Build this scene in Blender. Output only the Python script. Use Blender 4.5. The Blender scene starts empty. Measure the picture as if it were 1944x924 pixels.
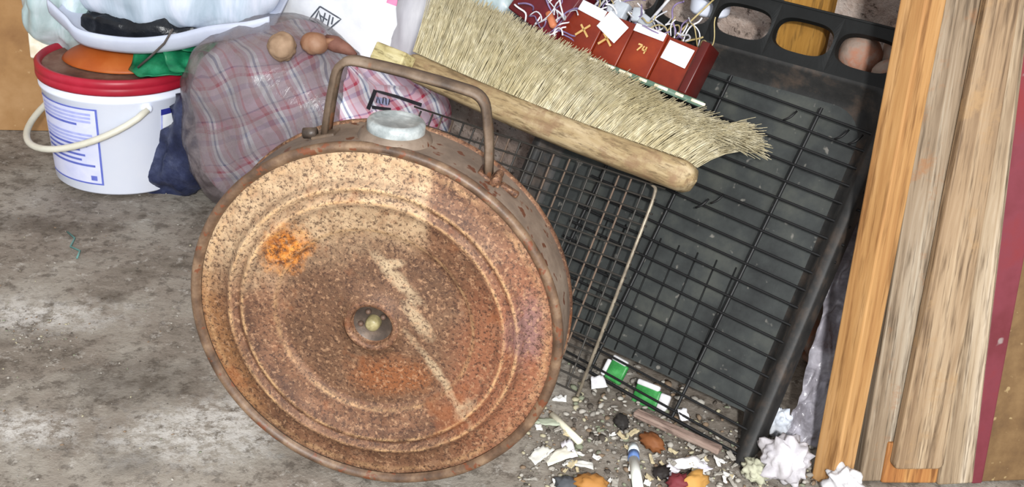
import bpy, bmesh, math, random
from mathutils import Vector, Matrix, noise, bvhtree
random.seed(7)
PI = math.pi
S = bpy.context.scene
COL = S.collection
V = Vector

# ------------------------------------------------------------------ camera, world, lights, exposure
FPX, PITCH, ROLL, HCAM = 2084.0, math.radians(26), math.radians(6), 0.74
FWD = V((0, math.cos(PITCH), -math.sin(PITCH)))
R0 = V((1, 0, 0)); U0 = R0.cross(FWD)
RIGHT = R0 * math.cos(ROLL) + U0 * math.sin(ROLL)
UP = U0 * math.cos(ROLL) - R0 * math.sin(ROLL)
EYE = V((0, 0, HCAM))
cd = bpy.data.cameras.new('camera'); cam = bpy.data.objects.new('camera', cd); COL.objects.link(cam)
m3 = Matrix((RIGHT, UP, -FWD)).transposed()
cam.matrix_world = Matrix.Translation(EYE) @ m3.to_4x4()
cd.sensor_width = 36; cd.lens = FPX * 36 / 1944; cd.clip_start = 0.01
S.camera = cam

w = bpy.data.worlds.new('room_daylight'); S.world = w; w.use_nodes = True
w.node_tree.nodes['Background'].inputs[0].default_value = (0.93, 0.96, 1.0, 1)
w.node_tree.nodes['Background'].inputs[1].default_value = 0.70

def area(name, loc, target, size, power, col=(1, 1, 1)):
    l = bpy.data.lights.new(name, 'AREA'); l.size = size; l.energy = power; l.color = col
    o = bpy.data.objects.new(name, l); COL.objects.link(o); o.location = loc
    o.rotation_euler = (V(target) - V(loc)).to_track_quat('-Z', 'Y').to_euler()
    return o
area('camera_flash', (0.11, -0.40, 0.98), (-0.05, 1.3, 0.15), 0.06, 25, (1, 0.985, 0.96))
area('rear_fill', (0.30, -2.2, 1.55), (0.0, 1.3, 0.2), 1.2, 84, (0.95, 0.98, 1.0))  # unseen fill lamp added behind the camera to even out the falloff

vs = S.view_settings
vs.view_transform = 'Standard'; vs.look = 'None'; vs.gamma = 1; vs.use_curve_mapping = False
vs.exposure = 0.15

# ------------------------------------------------------------------ placing helpers
def ray(px, py):
    return (FWD + RIGHT * ((px - 972) / FPX) + UP * ((462 - py) / FPX)).normalized()
def at(px, py, Y):                       # the point of the place at depth Y
    d = ray(px, py); return EYE + d * (Y / d.y)
def on(px, py, z=0.0):                   # the point of the place at height z
    d = ray(px, py); return EYE + d * ((z - HCAM) / d.z)

# ------------------------------------------------------------------ materials
def lin(c):
    if isinstance(c, str):
        c = [int(c[i:i + 2], 16) / 255 for i in (0, 2, 4)]
    return tuple((x / 12.92 if x <= .04045 else ((x + .055) / 1.055) ** 2.4) for x in c) + (1,)

class NT:
    def __init__(s, name):
        s.m = bpy.data.materials.new(name); s.m.use_nodes = True
        s.t = s.m.node_tree; s.p = s.t.nodes['Principled BSDF']; s._c = None
    def node(s, typ, **kw):
        n = s.t.nodes.new('ShaderNode' + typ)
        for k, v in kw.items(): setattr(n, k, v)
        return n
    def put(s, sock, v):
        if hasattr(v, 'is_output') or hasattr(v, 'links'): s.t.links.new(v, sock)
        else: sock.default_value = v
    def coord(s, kind='Object'):
        if not s._c: s._c = s.node('TexCoord')
        return s._c.outputs[kind]
    def mapping(s, vec, loc=(0, 0, 0), rot=(0, 0, 0), scale=(1, 1, 1)):
        n = s.node('Mapping'); s.put(n.inputs['Vector'], vec)
        n.inputs['Location'].default_value = loc; n.inputs['Rotation'].default_value = rot; n.inputs['Scale'].default_value = scale
        return n.outputs[0]
    def noise(s, scale, detail=4, rough=.55, vec=None, dist=0):
        n = s.node('TexNoise'); s.put(n.inputs['Vector'], vec if vec is not None else s.coord())
        n.inputs['Scale'].default_value = scale; n.inputs['Detail'].default_value = detail
        n.inputs['Roughness'].default_value = rough; n.inputs['Distortion'].default_value = dist
        return n.outputs[0]
    def vor(s, scale, vec=None, out='Distance'):
        n = s.node('TexVoronoi'); s.put(n.inputs['Vector'], vec if vec is not None else s.coord())
        n.inputs['Scale'].default_value = scale; return n.outputs[out]
    def ramp(s, f, stops, const=False):
        n = s.node('ValToRGB'); s.put(n.inputs[0], f)
        e = n.color_ramp.elements
        if const: n.color_ramp.interpolation = 'CONSTANT'
        while len(e) < len(stops): e.new(0.5)
        for el, (p, c) in zip(e, stops):
            el.position = p; el.color = lin(c) if not isinstance(c, (int, float)) else (c, c, c, 1)
        return n.outputs[0]
    def mix(s, f, a, b, mode='MIX'):
        n = s.node('Mix'); n.data_type = 'RGBA'; n.blend_type = mode
        s.put(n.inputs[0], f)
        s.put(n.inputs[6], lin(a) if isinstance(a, str) else a); s.put(n.inputs[7], lin(b) if isinstance(b, str) else b)
        return n.outputs[2]
    def math(s, op, a, b=0.0, c=None):
        n = s.node('Math', operation=op); s.put(n.inputs[0], a); s.put(n.inputs[1], b)
        if c is not None: s.put(n.inputs[2], c)
        return n.outputs[0]
    def sep(s, vec):
        n = s.node('SeparateXYZ'); s.put(n.inputs[0], vec); return n.outputs
    def patch(s, center, radii, rot=0.0, soft=.5, wob=.5, wscale=40, plane='XZ'):
        """mask 1 inside a wobbly ellipse lying in the object's X-Z (or X-Y) plane"""
        x, y, z = s.sep(s.coord())
        b = z if plane == 'XZ' else y
        dx = s.math('SUBTRACT', x, center[0]); dz = s.math('SUBTRACT', b, center[1])
        c, sn = math.cos(rot), math.sin(rot)
        ux = s.math('DIVIDE', s.math('ADD', s.math('MULTIPLY', dx, c), s.math('MULTIPLY', dz, sn)), radii[0])
        uz = s.math('DIVIDE', s.math('SUBTRACT', s.math('MULTIPLY', dz, c), s.math('MULTIPLY', dx, sn)), radii[1])
        r = s.math('SQRT', s.math('ADD', s.math('MULTIPLY', ux, ux), s.math('MULTIPLY', uz, uz)))
        r = s.math('ADD', r, s.math('MULTIPLY', s.math('SUBTRACT', s.noise(wscale, 5, .7), .5), wob * 2))
        n = s.node('MapRange'); s.put(n.inputs[0], r)
        n.inputs[1].default_value = 1 + soft / 2; n.inputs[2].default_value = 1 - soft / 2
        n.inputs[3].default_value = 0; n.inputs[4].default_value = 1
        return n.outputs[0]
    def bump(s, h, strength=.5, dist=.002, prev=None):
        n = s.node('Bump'); n.inputs['Strength'].default_value = strength; n.inputs['Distance'].default_value = dist
        s.put(n.inputs['Height'], h)
        if prev is not None: s.put(n.inputs['Normal'], prev)
        return n.outputs[0]
    def done(s, color, rough=.6, metal=0.0, normal=None, spec=.4, **kw):
        p = s.p
        s.put(p.inputs['Base Color'], lin(color) if isinstance(color, str) else color)
        s.put(p.inputs['Roughness'], rough); p.inputs['Metallic'].default_value = metal
        p.inputs['Specular IOR Level'].default_value = spec
        if normal is not None: s.put(p.inputs['Normal'], normal)
        for k, v in kw.items(): s.put(p.inputs[k], v)
        return s.m

def mottled(name, stops, scale=30, rough=.6, bump=.3, bdist=.001, detail=5, stretch=(1, 1, 1), rot=(0, 0, 0), speck=None, metal=0, spec=.35, bscale=None, dist=0):
    t = NT(name)
    v = t.mapping(t.coord(), rot=rot, scale=stretch)
    f = t.noise(scale, detail, .62, v, dist)
    c = t.ramp(f, stops)
    if speck:                                   # (scale, threshold, colour)
        g = t.noise(speck[0], 2, .5, v)
        c = t.mix(t.ramp(g, [(speck[1], 0.0), (min(1, speck[1] + .06), 1.0)]), c, speck[2])
    n = t.bump(t.noise(bscale or scale * 3, 4, .6, v), bump, bdist) if bump else None
    return t.done(c, rough, metal, n, spec)

def plastic_film(name, col, alpha, rough=.25):
    t = NT(name)
    f = t.noise(26, 4, .6, dist=1.2)
    t.done(t.ramp(f, [(.3, col[0]), (.7, col[1])]), rough, 0, t.bump(t.noise(40, 4, .6, dist=2), .5, .003), .5)
    t.put(t.p.inputs['Alpha'], t.ramp(f, [(.35, alpha[0]), (.65, alpha[1])]))
    return t.m

# ------------------------------------------------------------------ mesh helpers
def obj(name, bm, mat, parent=None, smooth=True, mats=None):
    me = bpy.data.meshes.new(name)
    bm.normal_update()
    bm.to_mesh(me); bm.free()
    for p in me.polygons: p.use_smooth = smooth
    o = bpy.data.objects.new(name, me); COL.objects.link(o)
    for k in (mats or [mat]): me.materials.append(k)
    if parent: o.parent = parent
    return o
def tag(o, label, cat, group=None, kind=None):
    o['label'] = label
    if cat: o['category'] = cat
    if group: o['group'] = group
    if kind: o['kind'] = kind
    return o
def thing(name, label, cat, mw=None, group=None):
    o = bpy.data.objects.new(name, None); COL.objects.link(o); o.empty_display_size = .02
    if mw is not None: o.matrix_world = mw if isinstance(mw, Matrix) else Matrix.Translation(V(mw))
    return tag(o, label, cat, group)
def place(o, mw):
    o.matrix_world = mw if isinstance(mw, Matrix) else Matrix.Translation(V(mw)); return o
def basis(o, x, y, z):
    m = Matrix((x, y, z)).transposed().to_4x4(); m.translation = o; return m

def box(bm, c, s, rot=None, bevel=0.0, seg=2):
    r = bmesh.ops.create_cube(bm, size=1.0)
    m = Matrix.Translation(V(c)) @ (rot.to_4x4() if rot else Matrix.Identity(4)) @ Matrix.Diagonal((*s, 1))
    vs_ = r['verts']
    bmesh.ops.transform(bm, matrix=m, verts=vs_)
    if bevel:
        es = list({e for v in vs_ for e in v.link_edges})
        bmesh.ops.bevel(bm, geom=es, offset=bevel, segments=seg, affect='EDGES', profile=.5)
    return bm
def newbox(c, s, rot=None, bevel=0.0, seg=2):
    return box(bmesh.new(), c, s, rot, bevel, seg)
def tube(bm, pts, r, sides=6, closed=False, caps=True):
    pts = [V(p) for p in pts]; n = len(pts); rs = r if hasattr(r, '__len__') else [r] * n
    rings = []; ref = None
    for i, p in enumerate(pts):
        a = pts[(i - 1) % n] if (closed or i) else pts[0]
        b = pts[(i + 1) % n] if (closed or i < n - 1) else pts[-1]
        d = (b - a).normalized()
        if ref is None:
            ref = d.orthogonal().normalized()
        ref = (ref - d * ref.dot(d)); ref = ref.normalized() if ref.length > 1e-6 else d.orthogonal().normalized()
        q = d.cross(ref)
        rings.append([bm.verts.new(p + (ref * math.cos(2 * PI * k / sides) + q * math.sin(2 * PI * k / sides)) * rs[i]) for k in range(sides)])
    for i in range(n if closed else n - 1):
        A, B = rings[i], rings[(i + 1) % n]
        for k in range(sides):
            bm.faces.new((A[k], A[(k + 1) % sides], B[(k + 1) % sides], B[k]))
    if caps and not closed:
        bm.faces.new(rings[0][::-1]); bm.faces.new(rings[-1])
    return bm
def ntube(pts, r, sides=6, closed=False): return tube(bmesh.new(), pts, r, sides, closed)
def lathe(bm, prof, segs=64, axis='Z', jitter=0, a0=0, a1=2 * PI):
    full = abs(a1 - a0 - 2 * PI) < 1e-6
    cols = []
    for k in range(segs if full else segs + 1):
        a = a0 + (a1 - a0) * k / segs; col = []
        for r, h in prof:
            if axis == 'Z': p = V((r * math.cos(a), r * math.sin(a), h))
            else: p = V((r * math.cos(a), h, r * math.sin(a)))        # axis Y
            if jitter and r > 1e-5:
                p += V((0, 1, 0)) * noise.noise(p * 22) * jitter if axis == 'Y' else p.normalized() * noise.noise(p * 22) * jitter
            col.append(bm.verts.new(p))
        cols.append(col)
    m = len(cols)
    for k in range(m if full else m - 1):
        A, B = cols[k], cols[(k + 1) % m]
        for i in range(len(prof) - 1):
            f = (A[i], B[i], B[i + 1], A[i + 1]) if axis == 'Z' else (A[i], A[i + 1], B[i + 1], B[i])
            try: bm.faces.new(f)
            except ValueError: pass
    bmesh.ops.remove_doubles(bm, verts=bm.verts, dist=1e-6)
    return bm
def bend(pts, rad=.01, n=5):                                  # polyline with rounded corners
    pts = [V(p) for p in pts]; out = [pts[0]]
    for i in range(1, len(pts) - 1):
        a, b, c = pts[i - 1], pts[i], pts[i + 1]
        r = min(rad, (a - b).length * .45, (c - b).length * .45)
        p0 = b + (a - b).normalized() * r; p1 = b + (c - b).normalized() * r
        for k in range(n + 1):
            t = k / n; out.append(p0.lerp(b, t).lerp(b.lerp(p1, t), t))
    return out + [pts[-1]]
def sgnp(x, e): return math.copysign(abs(x) ** e, x)
def blob(rad, e=(.8, .8), nu=72, nv=40, amp=.01, freq=9, ridge=0.0, rfreq=14, seed=0, flat=None, fold=None):
    """a soft sack: superellipsoid with wrinkles; flat = height below which it is cut flat on the ground"""
    bm = bmesh.new(); rows = []
    off = V((seed * 3.1, seed * 1.7, seed * 2.3))
    for j in range(nv + 1):
        ph = -PI / 2 + PI * j / nv; row = []
        for i in range(nu):
            th = 2 * PI * i / nu
            p = V((rad[0] * sgnp(math.cos(ph), e[0]) * sgnp(math.cos(th), e[1]), rad[1] * sgnp(math.cos(ph), e[0]) * sgnp(math.sin(th), e[1]), rad[2] * sgnp(math.sin(ph), e[0])))
            n = V((p.x / rad[0] ** 2, p.y / rad[1] ** 2, p.z / rad[2] ** 2)).normalized()
            d = amp * noise.fractal(p * freq + off, 1.0, 2.0, 3)
            if ridge:
                q = noise.noise(p * rfreq + off * 2 + V((0, 0, 1)) * noise.noise(p * 6) * 2)
                d += ridge * (1 - abs(q) * 3)
            if fold: d += fold(p)
            p = p + n * d
            if flat is not None and p.z < flat: p.z = flat + noise.noise(p * 30) * .001
            row.append(bm.verts.new(p))
            if j in (0, nv): break
        rows.append(row)
    for j in range(nv):
        A, B = rows[j], rows[j + 1]
        for i in range(nu):
            i2 = (i + 1) % nu
            if len(A) == 1: bm.faces.new((A[0], B[i2], B[i]))
            elif len(B) == 1: bm.faces.new((A[i], A[i2], B[0]))
            else: bm.faces.new((A[i], A[i2], B[i2], B[i]))
    return bm
def crumple(rad, amp=.35, freq=40, sub=4, seed=0, sq=(1, 1, 1)):
    bm = bmesh.new(); bmesh.ops.create_icosphere(bm, subdivisions=sub, radius=1)
    o = V((seed * 5.3, seed * 2.1, seed))
    for v in bm.verts:
        n = v.co.normalized()
        d = 1 + amp * (abs(noise.noise(n * freq * .05 + o)) * 1.5 - .4) + amp * .22 * noise.noise(n * freq * .12 + o)
        v.co = V((n.x * rad * sq[0], n.y * rad * sq[1], n.z * rad * sq[2])) * d
    return bm
def sheet(nx, ny, fn, thick=.0008):                           # fn(s,t) in 0..1 -> point; given a thickness
    bm = bmesh.new()
    g = [[bm.verts.new(fn(i / nx, j / ny)) for i in range(nx + 1)] for j in range(ny + 1)]
    for j in range(ny):
        for i in range(nx): bm.faces.new((g[j][i], g[j][i + 1], g[j + 1][i + 1], g[j + 1][i]))
    if thick:
        bm.normal_update(); bmesh.ops.solidify(bm, geom=bm.faces[:], thickness=thick)
        bmesh.ops.recalc_face_normals(bm, faces=bm.faces[:])
    return bm
def prism(outline, h0, h1):                                   # outline in XZ, thickness along Y
    bm = bmesh.new()
    a = [bm.verts.new((x, h0, z)) for x, z in outline]; b = [bm.verts.new((x, h1, z)) for x, z in outline]
    n = len(a); bm.faces.new(a); bm.faces.new(b[::-1])
    for i in range(n): bm.faces.new((a[i], b[i], b[(i + 1) % n], a[(i + 1) % n]))
    bmesh.ops.recalc_face_normals(bm, faces=bm.faces[:])
    return bm
def printed(bm_src, mw, strokes, wid, lift=.0012):
    """flat print: strokes (lists of world points) laid onto a surface along the line of sight of someone in front of it"""
    bm_src.normal_update(); tree = bvhtree.BVHTree.FromBMesh(bm_src)
    inv = mw.inverted(); bm = bmesh.new(); eye = inv @ EYE
    for st in strokes:
        pts = []
        for a, b in zip(st[:-1], st[1:]):
            k = max(2, int((V(b) - V(a)).length / .006))
            pts += [V(a).lerp(V(b), i / k) for i in range(k)]
        pts.append(V(st[-1])); hits = []
        for p in pts:
            q = inv @ p; d = (q - eye).normalized()
            loc, nor, idx, dist = tree.ray_cast(eye, d)
            if loc is not None: hits.append((loc, nor if nor.dot(d) < 0 else -nor))
        prev = None
        for i, (l, n) in enumerate(hits):
            t = (hits[min(i + 1, len(hits) - 1)][0] - hits[max(i - 1, 0)][0])
            if t.length < 1e-7: continue
            sd = n.cross(t.normalized()) * wid / 2
            cur = (bm.verts.new(l + n * lift + sd), bm.verts.new(l + n * lift - sd))
            if prev: bm.faces.new((prev[0], prev[1], cur[1], cur[0]))
            prev = cur
    return bm

# ------------------------------------------------------------------ materials used in several places
def concrete():
    t = NT('worn_concrete')
    v = t.coord()
    a = t.ramp(t.noise(7, 6, .65, v), [(.3, '6c645a'), (.45, '857c72'), (.55, '938c82'), (.72, 'a19b92')])
    b = t.noise(60, 5, .75, v)
    c = t.mix(t.ramp(b, [(.38, .6), (.5, 0.0)]), a, '463e36')
    c = t.mix(t.ramp(t.noise(46, 6, .8, t.mapping(v, loc=(3, 1, 0))), [(.56, 0.0), (.66, .7)]), c, 'b3aea6')
    c = t.mix(t.ramp(t.noise(11, 5, .7, t.mapping(v, loc=(7, 4, 0))), [(.56, 0.0), (.68, .6)]), c, '4a4036')
    for cx, cy, rx, ry, ro in ((-.62, 1.17, .12, .035, .25), (-.31, .98, .09, .05, .4), (-.50, .95, .05, .03, 0)):
        c = t.mix(t.math('MULTIPLY', t.math('MULTIPLY', t.patch((cx, cy), (rx, ry), ro, 1.1, 1.1, 30, 'XY'), .75), t.ramp(t.noise(75, 5, .8, t.mapping(v, loc=(9, 2, 0))), [(.42, 0.0), (.56, 1.0)])), c, 'cbc8c3')
    for cx, cy, rx, ry, ro in ((-.73, 1.42, .10, .03, .1), (-.42, 1.06, .08, .05, .3), (-.64, 1.10, .05, .012, .2), (-.37, .91, .03, .02, .4)):
        c = t.mix(t.math('MULTIPLY', t.patch((cx, cy), (rx, ry), ro, .8, .9, 40, 'XY'), .4), c, '3b332c')
    n = t.bump(t.noise(55, 6, .7, v), .6, .004)
    n = t.bump(t.noise(240, 3, .6, v), .35, .0015, n)
    return t.done(c, .85, 0, n, .25)

def rust(name, face=False):
    t = NT(name); v = t.coord()
    base = t.ramp(t.noise(26, 6, .7, v), [(.28, '442c22'), (.42, '62432f'), (.55, '76523b'), (.72, '8d6e56')])
    if face:
        # remains of cream paint over the upper left of the disc
        x, y, z = t.sep(v)
        r = t.math('SQRT', t.math('ADD', t.math('MULTIPLY', x, x), t.math('MULTIPLY', z, z)))
        k = t.math('ADD', t.math('SUBTRACT', z, t.math('MULTIPLY', x, .35)), t.math('MULTIPLY', t.math('SUBTRACT', t.noise(22, 5, .7, v), .5), .09))
        top = t.math('MULTIPLY', t.ramp(k, [(.055, 0.0), (.105, 1.0)]), t.ramp(t.math('ADD', x, t.math('MULTIPLY', t.math('SUBTRACT', t.noise(50, 3, .6, v), .5), .012)), [(.046, 1.0), (.052, 0.0)]))
        base = t.mix(t.math('MULTIPLY', top, .92), base, t.ramp(t.noise(60, 5, .7, v), [(.35, '94775a'), (.6, 'c0a482')]))
        ring = t.ramp(r, [(.085, 0.0), (.10, 1.0)])
        base = t.mix(t.math('MULTIPLY', t.math('SUBTRACT', 1.0, ring), .55), base, '5e4532')
        left = t.patch((-.165, -.06), (.03, .12), .35, .6, .5, 40)
        base = t.mix(t.math('MULTIPLY', left, .6), base, '93673f')
        right = t.patch((.135, -.02), (.05, .11), -.1, .8, .5, 26)
        base = t.mix(t.math('MULTIPLY', right, .55), base, '9a5f42')
        lil = t.patch((.15, .02), (.016, .035), 0, .8, .6, 40)
        base = t.mix(t.math('MULTIPLY', lil, .55), base, '7b6266')
        org = t.patch((-.088, .065), (.026, .020), .9, .7, .8, 55)
        base = t.mix(org, base, t.ramp(t.noise(90, 4, .7, v), [(.38, '5e3416'), (.5, 'b86f28'), (.68, 'd99a4e')]))
        o2 = t.patch((.02, -.058), (.04, .02), .2, .9, .8, 45)
        base = t.mix(t.math('MULTIPLY', o2, .6), base, '94552b')
        for c_, rr, ro in (((.022, .052), (.030, .006), -.75), ((.045, .012), (.020, .007), -.95), ((.10, -.075), (.013, .006), .9), ((.018, .068), (.010, .004), .3), ((.072, -.05), (.05, .004), -.9)):
            base = t.mix(t.math('MULTIPLY', t.patch(c_, rr, ro, .9, 1.1, 70), .7), base, 'b9a282')
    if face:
        for r0_, wd_, am in ((.1315, .0022, .75), (.1445, .0026, .75), (.1000, .003, .5), (.172, .005, .35)):  # ring highlights painted into the colour as pale, patchily worn ridges
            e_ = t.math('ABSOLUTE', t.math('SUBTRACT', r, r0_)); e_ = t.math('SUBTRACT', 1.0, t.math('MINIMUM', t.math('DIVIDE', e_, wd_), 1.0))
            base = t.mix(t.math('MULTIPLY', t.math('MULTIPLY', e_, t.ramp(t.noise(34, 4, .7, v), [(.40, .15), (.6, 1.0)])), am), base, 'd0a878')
        for r0_, wd_ in ((.1375, .0035), (.1495, .004), (.1255, .004)):  # darkness beside the ridges painted in to deepen the grooves' shade
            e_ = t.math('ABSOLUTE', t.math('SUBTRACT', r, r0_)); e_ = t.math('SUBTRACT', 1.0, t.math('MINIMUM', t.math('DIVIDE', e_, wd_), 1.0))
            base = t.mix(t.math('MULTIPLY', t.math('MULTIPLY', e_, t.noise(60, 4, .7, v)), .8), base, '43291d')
    g = t.noise(300, 4, .8, v)
    c = t.mix(t.ramp(g, [(.40, .85), (.50, 0.0)]), base, '3a241a')
    c = t.mix(t.ramp(t.noise(210, 3, .75, t.mapping(v, loc=(5, 2, 1))), [(.54, 0.0), (.66, .5)]), c, 'bb9370')
    c = t.mix(t.ramp(t.noise(18, 4, .7, t.mapping(v, loc=(1, 8, 3))), [(.58, 0.0), (.7, .4)]), c, '8f4f26')
    n = t.bump(g, .5, .0012)
    n = t.bump(t.noise(30, 4, .6, v), .4, .003, n)
    return t.done(c, .62, 0.15, n, .45)

def wood(name, cols, grain=(4, 60, 60), rot=(0, 0, 0), stain=None, rough=.7):
    """grain runs along local X unless grain is given otherwise"""
    t = NT(name)
    v = t.mapping(t.coord(), rot=rot, scale=grain)
    f = t.noise(1.0, 5, .65, v, .6)
    c = t.ramp(f, [(.30, cols[0]), (.48, cols[1]), (.70, cols[2])])
    fine = t.noise(3.2, 4, .7, v)
    c = t.mix(t.ramp(fine, [(.36, .85), (.50, 0.0)]), c, tuple(x * .62 for x in lin(cols[0])[:3]) + (1,))
    if stain: c = t.mix(t.ramp(t.noise(stain[0], 5, .7), [(stain[1], 0.0), (stain[1] + .14, .75)]), c, stain[2])
    return t.done(c, rough, 0, t.bump(fine, .35, .0012), .3)

BLACK = mottled('black_enamel', [(.3, '0b0c0c'), (.55, '131414'), (.75, '1f2020')], 14, .55, .3, .001, spec=.25)
M_conc = concrete()

# ------------------------------------------------------------------ the setting
BR = V((.284, 1.0036, 0)); YAW, LEAN = math.radians(35), math.radians(30)
E1 = V((math.cos(YAW), -math.sin(YAW), 0)); BACK = V((math.sin(YAW), math.cos(YAW), 0))
E2 = V((0, 0, math.cos(LEAN))) + BACK * math.sin(LEAN); EN = E1.cross(E2)
def T(u, v, o=0.0): return BR + E1 * u + E2 * v + EN * o            # tray plane: right, up, towards the viewer
TRAYM = basis(BR, E1, -EN, E2)

def floor_pt(s, t):
    x, y = -1.5 + 3.2 * s, .35 + 2.05 * t
    p = V((x, y, 0)); z = noise.fractal(p * 5, 1, 2, 4) * .0022 - .0032
    d = (V((x, y)) - V((-.60, 1.17))); z += -.004 * math.exp(-(d.x / .12) ** 2 - (d.y / .04) ** 2)
    return V((x, y, min(z, -.0005)))
fl = obj('floor', sheet(200, 130, floor_pt, .05), M_conc); fl['kind'] = 'structure'

M_board = mottled('fibreboard', [(.3, '8a6440'), (.5, 'a67e52'), (.7, 'b89166')], 9, .75, .35, .002, stretch=(1, 1, 1), speck=(60, .68, 'c4a478'))
ang = math.atan(.25)
wl = obj('wall_left', newbox((0, .02, .7), (2.0, .04, 1.4), bevel=.002), M_board)
wl.matrix_world = Matrix.Translation((-.9, 1.757, -.003)) @ Matrix.Rotation(ang, 4, 'Z') @ Matrix.Translation((-.2, 0, 0)); wl['kind'] = 'structure'
def plaster():
    t = NT('rough_plaster'); v = t.coord()
    c = t.ramp(t.noise(16, 6, .7, v), [(.3, '84766d'), (.45, 'ab998e'), (.55, 'bcaea5'), (.7, 'b0aaa3')])
    c = t.mix(t.ramp(t.noise(24, 5, .7, t.mapping(v, loc=(2, 5, 1))), [(.58, 0.0), (.68, .5)]), c, '8a5a44')
    c = t.mix(t.ramp(t.noise(70, 4, .7, v), [(.36, .8), (.44, 0.0)]), c, '40362f')
    return t.done(c, .9, 0, t.bump(t.noise(40, 6, .7, v), .9, .008), .2)
def wall_pt(s, t):
    p = V((-1.1 + 2.0 * s, 0, -.005 + 1.4 * t)); p.y = noise.fractal(p * 9, 1, 2, 4) * .008; return p
wb = obj('wall_back', sheet(110, 80, wall_pt, .06), plaster())
wb.matrix_world = basis(V((.510, 1.328, 0)), E1, BACK, V((0, 0, 1))); wb['kind'] = 'structure'

# ------------------------------------------------------------------ black pan leaning on the wall
pan = thing('metal_pan', 'large black enamelled pan with oval slots along its top edge, leaning behind the rusty canister', 'pan', TRAYM)
PW, PZ = .425, .463
def contour(inset, r0, z0):
    r = .012 + inset * .9 + r0; pts = []
    pts.append((-inset, z0))
    for k in range(9):
        a = (PI / 2) * k / 8
        pts.append((-inset - r + r * math.cos(a), PZ - inset - r + r * math.sin(a)))
    for k in range(9):
        a = PI / 2 + (PI / 2) * k / 8
        pts.append((-PW + inset + r + r * math.cos(a), PZ - inset - r + r * math.sin(a)))
    pts.append((-PW + inset, z0)); return pts
bm = bmesh.new(); rows = []
for ins, y, z0 in ((0, .034, .03), (0, .002, .004), (.002, 0, .003), (.010, 0, .003), (.013, .002, .004), (.026, .026, .03), (.034, .029, .058)):
    rows.append([bm.verts.new((x, y, z)) for x, z in contour(ins, 0, z0)])
for A, B in zip(rows[:-1], rows[1:]):
    for i in range(len(A) - 1): bm.faces.new((A[i], A[i + 1], B[i + 1], B[i]))
bmesh.ops.recalc_face_normals(bm, faces=bm.faces[:])
M_rim = mottled('worn_black_rim', [(.32, '1c1c1c'), (.5, '282726'), (.62, '3d352f'), (.8, '54443a')], 30, .6, .4, .001)
obj('rolled_rim', bm, M_rim, pan)
bm = bmesh.new(); bm.faces.new([bm.verts.new((x, .029, z)) for x, z in contour(.034, 0, .058)])
bmesh.ops.triangulate(bm, faces=bm.faces[:])
M_base = mottled('grey_black_enamel', [(.3, '242626'), (.5, '333635'), (.7, '444641')], 22, .55, .35, .001, speck=(70, .66, '6d6a64'))
obj('base_plate', bm, M_base, pan, smooth=False)
# slotted top flange: a cell round every slot
bm = bmesh.new()
hx = [-.055 - .079 * k for k in range(5)]
cuts = [0.0] + [(hx[k] + hx[k + 1]) / 2 for k in range(4)] + [-PW]
ZB, ZT = .455, .523
for k, cx in enumerate(hx):
    x1, x0 = cuts[k], cuts[k + 1]; cz = .489; inn = []; out = []; mid = []
    angs = sorted([2 * PI * i / 40 + .01 for i in range(40)] + [math.atan2(z - cz, x - cx) % (2 * PI) for x in (x0, x1) for z in (ZB, ZT)])
    N = len(angs)
    for a in angs:
        ca, sa = math.cos(a), math.sin(a)
        ox = cx + .0345 * sgnp(ca, .62); oz = cz + .0185 * sgnp(sa, .72)
        inn.append(bm.verts.new((ox, .006, oz))); mid.append(bm.verts.new((cx + (ox - cx) * 1.06, -.001, cz + (oz - cz) * 1.10)))
        t = min((x1 - cx if ca > 0 else cx - x0) / max(abs(ca), 1e-6), (ZT - cz if sa > 0 else cz - ZB) / max(abs(sa), 1e-6))
        out.append(bm.verts.new((cx + ca * t, 0, cz + sa * t)))
    for i in range(N):
        j = (i + 1) % N
        bm.faces.new((mid[i], mid[j], out[j], out[i])); bm.faces.new((inn[i], inn[j], mid[j], mid[i]))
bmesh.ops.remove_doubles(bm, verts=bm.verts, dist=1e-4)
bmesh.ops.recalc_face_normals(bm, faces=bm.faces[:])
fo = obj('slotted_flange', bm, BLACK, pan, smooth=False)
obj('flange_fold', newbox((-PW / 2, .010, ZT + .001), (PW, .022, .003), bevel=.001), BLACK, pan)
md = fo.modifiers.new('thickness', 'SOLIDIFY'); md.thickness = .0035; md.offset = -1
bm = bmesh.new(); bmesh.ops.create_uvsphere(bm, u_segments=10, v_segments=6, radius=.0035)
rv = obj('rivet', bm, mottled('bare_steel', [(.3, '8d9092'), (.7, 'c9cccd')], 60, .3, 0, metal=.6), pan); rv.location = (-.010, -.001, .447)
rib_me = None
for k in range(8):                                           # raised ribs pressed into the base
    if rib_me is None:
        rb = obj('pressed_rib', newbox((0, 0, 0), (.0016, .0022, .15), bevel=.0005, seg=1), BLACK, pan); rib_me = rb
    else:
        rb = rib_me.copy(); COL.objects.link(rb)
    rb.location = (-.110 - .026 * k, .0285, .135)

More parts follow.
